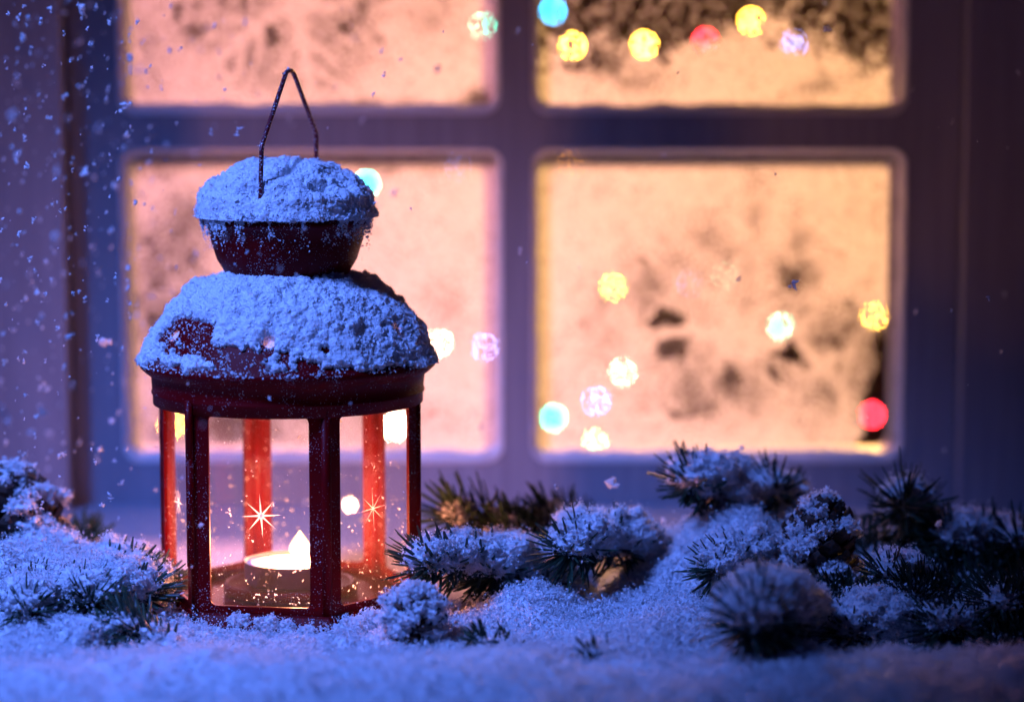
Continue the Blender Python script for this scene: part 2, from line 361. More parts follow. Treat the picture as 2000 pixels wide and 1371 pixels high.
def density(k, U, V):
    p = np.stack([U, V, 0 * U], -1).reshape(-1, 3); sh = U.shape
    n1 = fbm(p, 1 / 42., 4, 3, .6).reshape(sh); n2 = fbm(p, 1 / 9., 3, 8, .6).reshape(sh); n3 = fbm(p, 1 / 120., 3, 12).reshape(sh)
    hole = np.zeros(sh)
    def poly(pts, s=0.9, soft=7):
        nonlocal hole
        sd = poly_sd(U, V, pts) + (n2 - .5) * 22
        hole = np.maximum(hole, s * (1 - sstep(-soft, soft, sd)))
    def smear(cx, cy, rx, ry, a, s):
        nonlocal hole
        hole = np.maximum(hole, np.clip(1.05 * s * ell(U, V, cx, cy, rx, ry, a) * (0.35 + 1.5 * n1), 0, 1))
    def flake(cx, cy, rad, a0, s):
        nonlocal hole
        x, y = U - cx, V - cy; rr = np.hypot(x, y) + (n2 - .5) * 12; th = np.arctan2(y, x) - R(a0); q = (th + np.pi / 6) % (np.pi / 3) - np.pi / 6
        per = np.abs(np.sin(q)) * rr; al = np.cos(q) * rr
        arm = np.exp(-(per / 10) ** 2); g_ = ((al - per * 1.1) % 52) - 26; barb = np.exp(-(g_ / 7) ** 2) * (per < .42 * al); core = 1 - sstep(26, 46, rr)
        env = sstep(24, 50, rr) * (1 - sstep(rad * .72, rad * 1.1, rr + (n1 - .5) * 90))
        hole = np.maximum(hole, s * env * (1 - np.clip(arm + barb + core, 0, 1)) * (.35 + 1.3 * n3))
    rid = 1 - np.abs(2 * fbm(np.stack([U + 60 * n1, V * .35 + 40 * n3, 0 * U], -1).reshape(-1, 3), 1 / 16., 3, 19).reshape(sh) - 1)
    hole = np.maximum(hole, (.10 if k[1] == 'L' else .20) * sstep(.80, .97, rid) * sstep(.35, .6, n3))
    if k == 'LR':
        flake(1447, 660, 205, 8, .27)
        poly([(1264,628),(1302,592),(1348,618),(1340,634),(1278,640)], .8)
        poly([(1288,664),(1356,650),(1342,702),(1280,700)], .8)
        poly([(1512,690),(1556,660),(1582,710),(1530,700)], .9)
        poly([(1494,700),(1530,712),(1536,752),(1506,738)], .65)
        poly([(1422,700),(1456,738),(1414,748)], .75); poly([(1368,718),(1404,708),(1396,738),(1366,738)], .45)
        poly([(1292,790),(1340,806),(1378,792),(1358,822),(1320,818)], .7)
        poly([(1532,590),(1570,606),(1600,596),(1574,618),(1548,612)], .5)
        poly([(1640,700),(1662,710),(1650,738),(1636,724)], .5)
        poly([(1476,345),(1500,350),(1520,380),(1494,372)], .35); poly([(1372,440),(1400,436),(1424,458),(1384,462)], .35)
        smear(1260, 560, 70, 60, 0, .35); smear(1180, 640, 50, 90, 0, .28); smear(1340, 520, 80, 50, 20, .3); smear(1560, 540, 60, 45, -20, .45)
        smear(1400, 760, 150, 60, 0, .4); smear(1640, 640, 60, 60, 0, .5); smear(1600, 780, 60, 60, 0, .35); smear(1480, 400, 30, 90, 0, .25); smear(1700, 730, 40, 100, 0, .6); smear(1562, 480, 26, 40, 0, .3); smear(1390, 470, 60, 40, 20, .35)
        e = U - (1722 - 34 * sstep(620, 800, V)) + (n1 - .5) * 70 + (n2 - .5) * 30
        hole = np.maximum(hole, sstep(-12, 12, e) * sstep(590, 680, V) * .97)
    elif k == 'UR':
        b = 96 + 26 * np.sin((U - 1100) / 120.) + 80 * sstep(1560, 1760, U) - 60 * ell(U, 0 * U, 1460, 0, 110, 1e9) + 20 * sstep(1260, 1100, U)
        e = (b - V) / 60. + (n1 - .5) * 2.6 + (n2 - .5) * 2.2
        hole = np.maximum(hole, sstep(-.35, .55, e) * (.62 + .38 * sstep(.45, .6, n2)))
        smear(1260, 160, 60, 30, 0, .4); smear(1180, 120, 60, 40, 0, .5); smear(1600, 170, 80, 18, -15, .35)
    elif k == 'UL':
        flake(575, -10, 230, 20, .30)
        for q in ([(378,0),(402,0),(392,24),(376,20)], [(432,-20),(446,0),(442,30),(430,24)], [(470,-40),(486,0),(480,22),(466,14)], [(518,48),(552,38),(544,80),(520,96)], [(352,56),(380,44),(404,70),(380,80)], [(690,-10),(712,0),(724,30),(700,20)], [(660,36),(690,52),(680,72),(664,60)], [(342,10),(360,6),(352,40),(340,40)], [(560,-60),(600,-60),(590,-20),(566,-20)],[(840,-40),(900,-30),(870,-5),(845,-8)]):
            poly(q, .72)
        smear(380, 60, 70, 60, 0, .3); smear(690, 40, 50, 60, 0, .3); smear(850, 20, 60, 60, 0, .25); smear(300, 120, 60, 80, 0, .2); smear(520, 160, 150, 40, 0, .15); smear(560, -30, 260, 60, 0, .1)
        smear(700, 205, 120, 14, 0, .5); smear(930, 195, 40, 24, -20, .6)
    else:
        smear(330, 500, 90, 120, 30, .48); smear(300, 620, 70, 120, 0, .42); smear(390, 420, 60, 60, 0, .3); smear(760, 330, 90, 24, 0, .25); smear(300, 330, 60, 30, 0, .3)
        smear(880, 600, 70, 100, 0, .15); smear(450, 830, 200, 60, 0, .5); smear(700, 830, 200, 40, 0, .3)
    if k in ('LR', 'UR'): hole = np.maximum(hole, sstep(1738, 1743, U) * .97)
    base = .90 + .06 * (n3 - .5)
    for bu, bv, bs in ((1080,22,1.0),(1082,816,.95),(943,50,.3),(1118,90,.4),(1258,88,.5),(1198,560,.35),(1165,783,.3),(1217,727,.3),(1525,638,.5),(715,360,1.1),(1708,617,.3),(1703,810,.3),(1163,872,.4),(335,830,.6),(772,832,.8),(947,677,.2),(858,670,.4)):
        hole = np.maximum(hole, bs * .65 * sstep(27, 19, np.hypot(U - bu, V - bv)) * (V < 888))   # thin spots in the frost
    return np.clip(base * (1 - hole) - .10 * sstep(.5, .75, n1) - .03, 0, 1)
for k, lab in (('UL', 'upper left pane with part of a sprayed snowflake'), ('UR', 'upper right pane, clear and dark along its top'), ('LL', 'lower left pane behind the lantern'), ('LR', 'lower right pane with a large sprayed snowflake')):
    u0, u1, v0, v1 = panes[k]
    nu = int((u1 - u0) / 2.6); nv = int((v1 - v0) / 2.1)
    Ug, Vg = np.meshgrid(np.linspace(u0 - 3, u1 + 3, nu), np.linspace(v0 - 3, v1 + 3, nv), indexing='ij')
    X = wx(Ug); z0, z1 = Z(v0 - 3, YW + .012), Z(v1 + 3, YW + .012); Zg = z0 + (Vg - (v0 - 3)) / (v1 - v0 + 6) * (z1 - z0)
    # keep corners inside the rounded rebate: the sash covers the pane's edge
    mb = MB(); mb.add(np.stack([X, np.full_like(X, YW + .0125), Zg], -1).reshape(-1, 3), grid_faces(nu, nv))
    o = mb.build('pane', M['frost'], win); o['label'] = lab
    at = o.data.attributes.new('frost', 'FLOAT', 'POINT'); at.data.foreach_set('value', density(k, Ug, Vg).astype(np.float32).ravel())
# snow packed into the bottom rebates of the panes
rim = MB()
for k in panes:
    u0, u1, v0, v1 = panes[k]; x0, x1, z1, z0 = wx(u0), wx(u1), Z(v0, YW + .012), Z(v1, YW + .012)
    path = rrect(x0 - .0006, x1 + .0006, z0 - .0006, z1 + .0006, .0076, 9); path = np.concatenate([path, path[:1]])
    sl_ = np.concatenate([[0], np.cumsum(np.linalg.norm(np.diff(path, axis=0), axis=1))]); tt = np.arange(0, sl_[-1], .0016)
    px_, pz_ = np.interp(tt, sl_, path[:, 0]), np.interp(tt, sl_, path[:, 1]); n = len(tt)
    tx, tz = np.gradient(px_), np.gradient(pz_); ll = np.hypot(tx, tz); ix, iz = -tz / ll, tx / ll       # towards the middle of the pane
    w_ = .0014 + .0030 * sstep(z0 + .010, z0 - .0002, pz_) + .0006 * sstep(x0 + .01, x0, px_)
    w_ = w_ * (.55 + 1.1 * fbm(np.stack([px_, pz_, 0 * px_], -1), 75, 3, 4))
    m_ = 9; a = np.linspace(0, np.pi, m_)
    dep = YW + .0055 - .0064 * np.cos(a)[None] + 0 * tt[:, None]; rad = (np.sin(a)[None] ** .8) * w_[:, None] - .0030 * (1 - a / np.pi)[None]
    V = np.stack([px_[:, None] + ix[:, None] * rad, dep, pz_[:, None] + iz[:, None] * rad], -1)
    snow_surface(rim, V.reshape(-1, 3), grid_faces(n, m_, True), amp=.0005, per=5e5)
rim.build('rim_snow', M['snow'], win)

# exterior wall above and beside, and the room behind the window
def struct(name, mb, m): o = mb.build(name, m); o['kind'] = 'structure'; return o
ew = MB(); box(ew, (-1.6, YW + .051, -.6), (wx(-40), YW + .14, 1.6)); box(ew, (wx(2060), YW + .051, -.6), (1.6, YW + .14, 1.6)); box(ew, (wx(-40), YW + .051, .60), (wx(2060), YW + .14, 1.6)); box(ew, (wx(-40), YW + .051, -.6), (wx(2060), YW + .14, -.07))
struct('wall', ew, M['paint'])
ow = MB(); box(ow, (-1.6, YW - .0, -.6), (wx(-260), YW + .05, 1.6)); box(ow, (wx(2300), YW, -.6), (1.6, YW + .05, 1.6)); box(ow, (wx(-260), YW, .622), (wx(2300), YW + .05, 1.6)); struct('wall_boards', ow, M['paint'])
rm = MB(); box(rm, (-1.4, YW + .145, -.62), (1.6, 3.6, 1.6)); rm.F[4][0] = np.array([f[::-1] for i, f in enumerate(rm.F[4][0]) if i != 2]); struct('room_wall', rm, M['room'])
gd = MB(); box(gd, (-6, -6, -.95), (6, 6, -.90)); struct('ground', gd, M['snow'])
sf = MB(); box(sf, (-.75, .70, -.9), (.75, YW, -.062)); struct('wall_base', sf, M['paint'])

# ------------------------------------------------------------------ string lights in the room
BC = {'yellow': (1, .50, .045), 'white': (1, .62, .38), 'red': (1, .014, .025), 'mint': (.015, 1, .62), 'blue': (.02, .48, 1), 'lilac': (.25, .32, 1), 'green': (.08, 1, .35), 'amber': (1, .36, .03)}
BE = {}
def bulb_mat(c, s):
    if (c, s) not in BE: BE[(c, s)] = emis('bulb_' + c, BC[c], s * 2.1)
    return BE[(c, s)]
def strand(label, lst, Y0=2.42):
    pts = [P(u, v, Y0 + dy) for (u, v, c, s, dy) in lst]
    st = empty('string_lights', pts[0], label, 'string lights', 'coloured string lights inside the room')
    cb = MB(); path = []
    for a, b in zip(pts[:-1], pts[1:]):
        for t in np.linspace(0, 1, 9)[:-1]: path.append(a + (b - a) * t + np.array((0, .012, -.05 * 4 * t * (1 - t) * min(1, np.linalg.norm(b - a) * 3) + .012)))
    path.append(pts[-1] + np.array((0, .012, .012))); tube(cb, path, .0012, 5); cb.build('cable', M['cable'], st)
    for (u, v, c, s, dy), p in zip(lst, pts):
        mb = MB(); t = np.linspace(0, np.pi, 9); lathe(mb, np.stack([.0031 * np.sin(t) + 1e-5, p[2] - .0036 * np.cos(t)], -1), p[0], p[1], 14)
        bo = mb.build('bulb', bulb_mat(c, s), st, True)
        sb = MB(); lathe(sb, [(.0001, p[2] + .0060), (.0028, p[2] + .0060), (.0028, p[2] + .0120), (.0001, p[2] + .0120)], p[0], p[1], 10); sb.build('socket', M['cable'], bo)
strand('string of coloured bulbs hung in an arc behind the dark upper right pane',
       [(943,50,'mint',22,0),(1080,22,'blue',26,0),(1118,90,'yellow',90,0),(1258,88,'yellow',100,0),(1378,82,'red',70,0),(1467,42,'yellow',70,0),(1550,87,'lilac',14,0)])
strand('string of coloured bulbs behind the lower right pane with the snowflake',
       [(1115,320,'amber',8,0),(1198,560,'yellow',80,0),(1217,727,'white',75,0),(1165,783,'lilac',70,0),(1082,816,'mint',34,0),(1163,862,'green',60,0),(1345,553,'lilac',3,0),(1415,540,'mint',3,0),(1525,638,'mint',30,0),(1708,617,'yellow',60,0),(1703,810,'red',70,0)])
strand('string of coloured bulbs behind the lower left pane beside the lantern',
       [(335,830,'amber',130,.0),(715,360,'mint',50,0),(893,325,'lilac',5,0),(947,677,'lilac',40,0),(858,670,'white',80,0),(772,832,'white',190,.35)])  # last bulb is added to stand for a bright reflection in the lantern glass

# ------------------------------------------------------------------ lantern
LX, LY = float(P(564, 800, 1.26)[0]), 1.26
PX = 1.268 / F                   # metres per photo pixel at the lantern's axis
lan = empty('lantern', (LX, LY, 0), 'red metal candle lantern with snow on its domed roof, lit inside', 'lantern')
HR = 262 * PX; TH0 = R(15.5 + 5.1)
yC = LY - HR * math.cos(R(15.5))
z_top = Z(789, yC); z_gt = Z(818, yC); z_gb = Z(1191, yC); z_bot = Z(1206, yC)
def hexv(r, k): a = TH0 + k * R(60); return np.array((LX + r * math.sin(a), LY - r * math.cos(a)))
# base: flared hexagonal foot with a floor inside
bs = MB(); lathe(bs, [(1e-4, -.001), (HR + .006, -.001), (HR + .007, .001), (HR + .004, z_bot - .004), (HR + .0015, z_bot - .001), (HR + .001, z_bot), (HR - .006, z_bot), (HR - .006, z_bot - .002), (1e-4, z_bot - .002)], LX, LY, 6, TH0)
bs.build('base', M['red'], lan)
zf = Z(1136, LY) 
tr = MB(); lathe(tr, [(1e-4, z_bot), (.034, z_bot), (.034, zf - .0005), (.0325, zf + .001), (.031, zf - .0005), (1e-4, zf - .0005)], LX, LY, 64)
tr.build('candle_tray', M['red'], lan, True)
bpnl = [0, 1, 2, 3, 4, 5]
for k in bpnl:
    a, c = hexv(HR, k), hexv(HR, k + 1); ex = (c - a) / np.linalg.norm(c - a); nrm = np.array((ex[1], -ex[0]))
    if nrm @ (a - np.array((LX, LY))) < 0: nrm = -nrm
    W = np.linalg.norm(c - a); m0 = .0022; mg = .0088
    def p3(s, z, d): q = a + ex * s + nrm * d; return (q[0], q[1], z)
    th = .0014
    in2 = rrect(mg, W - mg, z_gb, z_gt, .0028); ou = cell_pts(m0, W - m0, z_bot, z_top)
    V = []
    for i in range(len(in2)):
        V.append([p3(*ou[i], 0), p3(*ou[i], -0.0), p3(*in2[i], 0.0004), p3(*in2[i], -th), p3(*ou[i], -th)])
    V = np.array(V)[:, [0, 2, 3, 4]]
    mb = MB(); n = len(V); mb.add(V.reshape(-1, 3), grid_faces(n, 4, True)); 
    mb.add(V[:, [3, 0]].reshape(-1, 3), grid_faces(n, 2, True))
    pf = mb.build('panel_frame', M['red'], lan)
    g_ = MB(); g_.add([p3(mg - .003, z_gb - .003, -th - .0004), p3(W - mg + .003, z_gb - .003, -th - .0004), p3(W - mg + .003, z_gt + .003, -th - .0004), p3(mg - .003, z_gt + .003, -th - .0004)], [(0, 1, 2, 3)])
    gp_ = g_.build('glass', M['glass'], pf)
    # eight pointed star cut into each pane
    if k in (5, 0, 4):
        e_ = MB(); cs_, cz = W * .5 + (.0005 if k == 5 else 0), Z(1006, yC + .01)
        for j in range(8):
            t = R(45 * j + 4); ln = (.0108 if j % 2 == 0 else .0098); wd = (.00022 if k == 0 else .0006)
            dx, dz = math.cos(t), math.sin(t)
            e_.add([p3(cs_ - dz * wd, cz + dx * wd, -th + .0002), p3(cs_ + dx * ln, cz + dz * ln, -th + .0002), p3(cs_ + dz * wd, cz - dx * wd, -th + .0002), p3(cs_ - dx * wd, cz - dz * wd, -th + .0003)], [(0, 3, 2, 1)])
        e_.build('etched_star', M['etch'], gp_)
    # corner post
    v = hexv(HR - .0022, k); pm = MB(); lathe(pm, [(1e-4, z_bot - .001), (.0026, z_bot - .001), (.0026, z_top + .004), (1e-4, z_top + .004)], v[0], v[1], 12); pm.build('post', M['red'], lan, True)
v = hexv(HR + .0012, -1); hm = MB(); lathe(hm, [(1e-4, Z(1115, yC)), (.0019, Z(1115, yC)), (.0019, Z(905, yC)), (.0016, Z(905, yC)), (.0016, Z(903, yC)), (.0019, Z(903, yC)), (.0019, z_top), (1e-4, z_top)], v[0], v[1], 14); hm.build('hinge', M['red'], lan, True)
# band and roof
zr = lambda vv: Z(vv, LY)
RR = 289 * PX
roof_prof = [(HR - .004, zr(783)), (HR + .0003, zr(782)), (HR + .0004, zr(764)), (HR + .0011, zr(761)), (HR + .0011, zr(758)), (HR + .0006, zr(755)), (HR + .0012, zr(728)), (RR - .0035, zr(722)), (RR - .0006, zr(712)), (RR, zr(705)), (RR - .0008, zr(699)), (RR - .0035, zr(690)),
             (250 * PX, zr(650)), (220 * PX, zr(615)), (182 * PX, zr(585)), (130 * PX, zr(563)), (105 * PX, zr(556)), (98 * PX, zr(553))]
rf = MB(); lathe(rf, roof_prof, LX, LY, 96)
roof_m = M['red'].copy(); roof_m.name = 'red_roof_with_vents'
roof = rf.build('roof', roof_m, lan, True)
# vents: star shaped cut-outs in the roof sheet
def vents(m, cents, r0=.0062):
    nt = m.node_tree; out = nt.nodes['Material Output']; bsdf = nt.nodes['Principled BSDF']
    g = nt.nodes.new('ShaderNodeNewGeometry'); acc = None
    for c in cents:
        sb = nt.nodes.new('ShaderNodeVectorMath'); sb.operation = 'DISTANCE'; L(m, g.outputs['Position'], sb.inputs[0]); sb.inputs[1].default_value = c
        acc = sb.outputs['Value'] if acc is None else mathn(m, 'MINIMUM', acc, sb.outputs['Value'])
    lt = mathn(m, 'LESS_THAN', acc, r0); tr = nt.nodes.new('ShaderNodeBsdfTransparent'); mx = nt.nodes.new('ShaderNodeMixShader')
    L(m, lt, mx.inputs[0]); L(m, bsdf.outputs[0], mx.inputs[1]); L(m, tr.outputs[0], mx.inputs[2]); L(m, mx.outputs[0], out.inputs[0])
def roof_pt(ang, r): 
    zz = np.interp(-r, [-p[0] for p in roof_prof[11:]], [p[1] for p in roof_prof[11:]]); return (LX + r * math.sin(ang), LY - r * math.cos(ang), zz)
VA = [R(-8 + 5), R(-62 + 5), R(62), R(120), R(180), R(-122)]
VC = [roof_pt(a, 243 * PX) for a in VA]; vents(roof_m, VC, .0034)
# upper bowl, neck and cap
bw = MB(); lathe(bw, [(98 * PX, zr(556)), (100 * PX, zr(552)), (118 * PX, zr(535)), (136 * PX, zr(505)), (147 * PX, zr(470)), (153 * PX, zr(442)), (160 * PX, zr(438)), (164 * PX, zr(434)), (164 * PX, zr(427)), (158 * PX, zr(424)),
                  (140 * PX, zr(405)), (105 * PX, zr(375)), (60 * PX, zr(352)), (1e-4, zr(344))], LX, LY, 80)
bw.build('chimney_bowl', M['red'], lan, True)
# wire handle
hp = [np.array(P(508, 420, LY - .036)), P(509, 372, LY - .036), P(511, 287, LY - .034), P(560, 139, LY - .003), P(572, 139, LY + .003), P(618, 262, LY + .030), P(617, 330, LY + .032), P(616, 380, LY + .032)]
hm = MB(); tube(hm, round_path(hp, .0025), 0.00115, 10); hd = hm.build('handle', M['wire'], lan, True)
# snow grains caught on the wire
hs_ = MB(); pp = np.array(round_path(hp, .0025)); t = rng.random(90); seg = (t * (len(pp) - 1)).astype(int); f_ = (t * (len(pp) - 1)) % 1
C_ = pp[seg] * (1 - f_)[:, None] + pp[seg + 1] * f_[:, None] + rng.normal(0, .0006, (90, 3)) + np.array((-.0006, -.0004, 0)); crumbs(hs_, C_, rng.uniform(.0002, .0006, 90)); hs_.build('snow_grains', M['snow'], hd)['kind'] = 'stuff'

# snow on the roof: a crust whose thickness varies, bare where it has slid off
def crust(mb, radf, zf_, r_max, thick, n=420, m_=170, seed=0, per=9e6, grain=700, amp=.0008):
    a = np.arange(n) / n * 2 * np.pi; r = np.linspace(.012, 1, m_) * r_max
    A, Rr = np.meshgrid(a, r, indexing='ij')
    X = LX + Rr * np.sin(A); Y = LY - Rr * np.cos(A); Zb = zf_(Rr)
    p = np.stack([X, Y, Zb], -1).reshape(-1, 3)
    T = thick(A.ravel(), Rr.ravel() / r_max, p)
    sl_ = np.gradient(Zb[0], r); nr_ = -sl_ / np.sqrt(1 + sl_ ** 2); nz_ = 1 / np.sqrt(1 + sl_ ** 2)
    NR = np.broadcast_to(nr_, A.shape).ravel(); NZ = np.broadcast_to(nz_, A.shape).ravel()
    off = np.where(T > 0, T, -.0012)
    V = p + np.stack([np.sin(A.ravel()) * NR, -np.cos(A.ravel()) * NR, NZ], -1) * off[:, None]
    keep = (T > 0).astype(float)
    snow_surface(mb, V, grid_faces(n, m_, True), amp=amp, per=per, keep=keep, size=.00030, grain=grain)
    return p, T
rp = np.array(roof_prof[9:]); 
def roof_z(r): return np.interp(r, rp[::-1, 0], rp[::-1, 1])
def thick_roof(A, t, p):
    big = fbm(p, 95, 4, 21, .55); med = fbm(p, 300, 3, 25, .6)
    Aw = (A + np.pi) % (2 * np.pi) - np.pi            # 0 faces the camera side, negative to its left
    bare = 1.25 * np.exp(-((Aw + .95) / .42) ** 2 - ((t - .80) / .10) ** 2) + .70 * np.exp(-((Aw + .30) / .42) ** 2 - ((t - .90) / .045) ** 2) + .55 * np.exp(-((Aw - .0) / .9) ** 2 - ((t - 1.02) / .07) ** 2)
    for va in VA[:3]: bare += .62 * np.exp(-(((Aw - va + np.pi) % (2*np.pi) - np.pi) / .075) ** 2 - ((t - 243. / 289) / .03) ** 2)
    q = 1.05 - bare - 2.2 * np.clip(t - .95, 0, 1) * 3 + (big - .5) * 1.25 + (med - .5) * .55 - .45 * sstep(.72, .97, t)
    T = np.where(q > .30, (.0016 + .0066 * np.clip((q - .30) / .9, 0, 1.2) * (1.05 - .45 * sstep(.55, 1, t))), -1)
    return T
sm = MB(); crust(sm, None, roof_z, RR * 1.0, thick_roof, n=560, m_=190)
# loose grains over the bare metal and hanging along the rim
n = 9000; A = rng.random(n) * 2 * np.pi; t = 1 - rng.random(n) ** 1.4 * .5; r_ = RR * t
pts = np.stack([LX + r_ * np.sin(A), LY - r_ * np.cos(A), roof_z(r_) + .0003], -1)
k = fbm(pts, 260, 3, 77) + .25 * rng.random(n) > .56; crumbs(sm, pts[k], rng.uniform(.0002, .00062, k.sum()))
sm.build('roof_snow', M['snow'], lan)
bp_ = [(0, zr(344)), (60 * PX, zr(352)), (105 * PX, zr(375)), (140 * PX, zr(400)), (160 * PX, zr(424)), (164 * PX, zr(431))]
def bowl_z(r): return np.interp(r, [p[0] for p in bp_], [p[1] for p in bp_])
def thick_bowl(A, t, p):
    big = fbm(p, 140, 4, 41, .55); Aw = (A + np.pi) % (2 * np.pi) - np.pi
    bare = .75 * np.exp(-((Aw - .55) / .22) ** 2 - ((t - .74) / .07) ** 2) + .62 * np.exp(-((Aw + .38) / .16) ** 2 - ((t - .80) / .07) ** 2) + .6 * np.exp(-((Aw - 1.2) / .16) ** 2 - ((t - .28) / .05) ** 2)
    q = 1.0 - bare + (big - .5) * 1.1 - .25 * sstep(.85, 1, t)
    return np.where(q > .3, .0022 + .0078 * np.clip((q - .25) / .9, 0, 1.1) * (1.08 - .78 * sstep(.80, 1.0, t)), -1)
sm = MB(); crust(sm, None, bowl_z, 166 * PX, thick_bowl, n=420, m_=150)
n = 9000; A = rng.random(n) * 2 * np.pi; dr = rng.exponential(.0019, n); r_ = 163 * PX - dr * .2 + rng.random(n) * .0015
pts = np.stack([LX + r_ * np.sin(A), LY - r_ * np.cos(A), zr(424) + .0015 - dr * 1.7], -1)
k = fbm(pts * [1, 1, .4], 240, 3, 79) > .50; crumbs(sm, pts[k], rng.uniform(.0002, .0006, k.sum()))
sm.build('cap_snow', M['snow'], lan)
# snow lodged on the foot
sm = MB()
for u, vv, s in ((430, 1222, 1.0), (470, 1214, .9), (520, 1216, .9), (560, 1222, .7), (400, 1228, .6), (690, 1222, 1.1), (730, 1208, 1.1), (662, 1232, .7), (600, 1228, .5)):
    yy = yC - .004 + abs(u - 630) * .00001 + (.020 if u < 450 else .010 if u < 520 else .004) * (u < 600) + (.012 if u > 700 else .004) * (u > 640)
    c = P(u, vv, yy); snow_blob(sm, c, np.array((.0062, .004, .0042)) * s, res=22, lump=.5, amp=.0011, per=2.2e6, seed=u)
sm.build('foot_snow', M['snow'], lan)

# tealight
TX, TY = float(P(570, 1096, LY)[0]), LY; zw = Z(1096, LY)
tl = empty('tealight', (TX, TY, zf), 'lit white tealight candle burning in a tin cup inside the red lantern', 'candle')
cp = MB(); lathe(cp, [(1e-4, zf + .0002), (.0225, zf + .0002), (.0240, zf + .0016), (.0240, zw + .0004), (.0244, zw + .0010), (.0236, zw + .0008), (.0234, zw - .001), (1e-4, zw - .0012)], TX, TY, 64); cp.build('cup', M['tin'], tl, True)
wm = MB(); lathe(wm, [(.0233, zw - .0009), (.0231, zw), (.018, zw - .0003), (.006, zw - .0006), (1e-4, zw - .0006)], TX, TY, 64); wm.build('wax', M['wax'], tl, True)
FX = float(P(586, 1080, LY)[0])
wk = MB(); tube(wk, [(FX, TY, zw - .001), (FX, TY, zw + .003), (FX + .0006, TY, zw + .0055)], .0006, 8); wk.build('wick', M['wick'], tl)
fm = MB(); fz0 = zw + .0025; hgt = .0135; t = np.linspace(0, 1, 20); rr_ = .0062 * np.sin(np.pi * t ** .62) ** .9 * (1 - t * .18) + 1e-5
lathe(fm, np.stack([rr_, fz0 + t * hgt], -1), FX, TY, 24); fm.build('flame', M['flame'], tl, True)
light('candle_light', 'POINT', (FX, TY, fz0 + .007), None, 1.05, (1.0, 0.34, 0.17), shadow_soft_size=0.004)

# ------------------------------------------------------------------ snow on the sill
def ground_h(x, y):
    p = np.stack([x, y, 0 * x], -1)
    big = fbm(p, 22, 3, 51) - .5; med = fbm(p, 75, 3, 52) - .5
    sml = fbm(p, 190, 2, 53) - .5
    h = .001 + .013 * big + .0085 * med + .0022 * sml
    h += .010 * np.exp(-((y - 1.07) / .055) ** 2) - .002 * sstep(1.0, .9, y)
    h += .030 * np.exp(-((x + .245) / .080) ** 2 - ((y - 1.235) / .050) ** 2)
    slope = np.clip((x - .036) / .080, 0, 1) ** 1.1; h += .043 * slope * np.exp(-((y - 1.285) / .058) ** 2) * (1 - sstep(.124, .155, x)) - .012 * sstep(.125, .15, x) * sstep(1.12, 1.16, y)
    h += .015 * np.exp(-((x - .012) / .030) ** 2 - ((y - 1.220) / .024) ** 2)
    h += .010 * np.exp(-((x - .075) / .03) ** 2 - ((y - 1.17) / .03) ** 2)
    h += .008 * np.exp(-((x + .04) / .02) ** 2 - ((y - 1.19) / .016) ** 2)
    d = np.hypot(x - LX, y - LY); h = np.where(d < .085, h * sstep(.055, .085, d) - .002 * (1 - sstep(.055, .085, d)), h)
    edge = 1.272 + .012 * np.sin(x * 31) + .085 * sstep(.04, .13, x) + .03 * sstep(-.16, -.24, x) + big * .04
    f_ = sstep(edge - .012, edge + .014, y); h = h * (1 - f_) - .020 * f_
    return h
st = .00072; xs = np.arange(-.36, .36, st); ys = np.arange(.93, 1.40, st)
Xg, Yg = np.meshgrid(xs, ys, indexing='ij'); x_, y_ = Xg.ravel(), Yg.ravel()
V = np.stack([x_, y_, ground_h(x_, y_)], -1)
sg = MB(); Fq = grid_faces(len(xs), len(ys)); keep = ((V[:, 2] > -.008) & (V[:, 1] > 1.02)).astype(float) * (.25 + .75 * (V[:, 1] > 1.1))
snow_surface(sg, V, Fq, amp=.0011, grain=560, per=3.2e6, size=.00034, keep=keep)
# sparse wide skirt nearer than the frame shows
xs2 = np.arange(-.75, .751, .012); ys2 = np.arange(.70, .9361, .0118); A2, B2 = np.meshgrid(xs2, ys2, indexing='ij')
sg.add(np.stack([A2.ravel(), B2.ravel(), ground_h(A2.ravel(), B2.ravel()) - .001], -1), grid_faces(len(xs2), len(ys2)))
for s_ in (-1, 1):
    xs2 = np.arange(.359, .75, .006); ys2 = np.arange(.93, 1.40, .006); A2, B2 = np.meshgrid(xs2 * s_, ys2, indexing='ij')
    ff = grid_faces(len(xs2), len(ys2)); sg.add(np.stack([A2.ravel(), B2.ravel(), ground_h(A2.ravel(), B2.ravel())], -1), ff if s_ > 0 else ff[:, ::-1])
struct('snow_ground', sg, M['snow'])

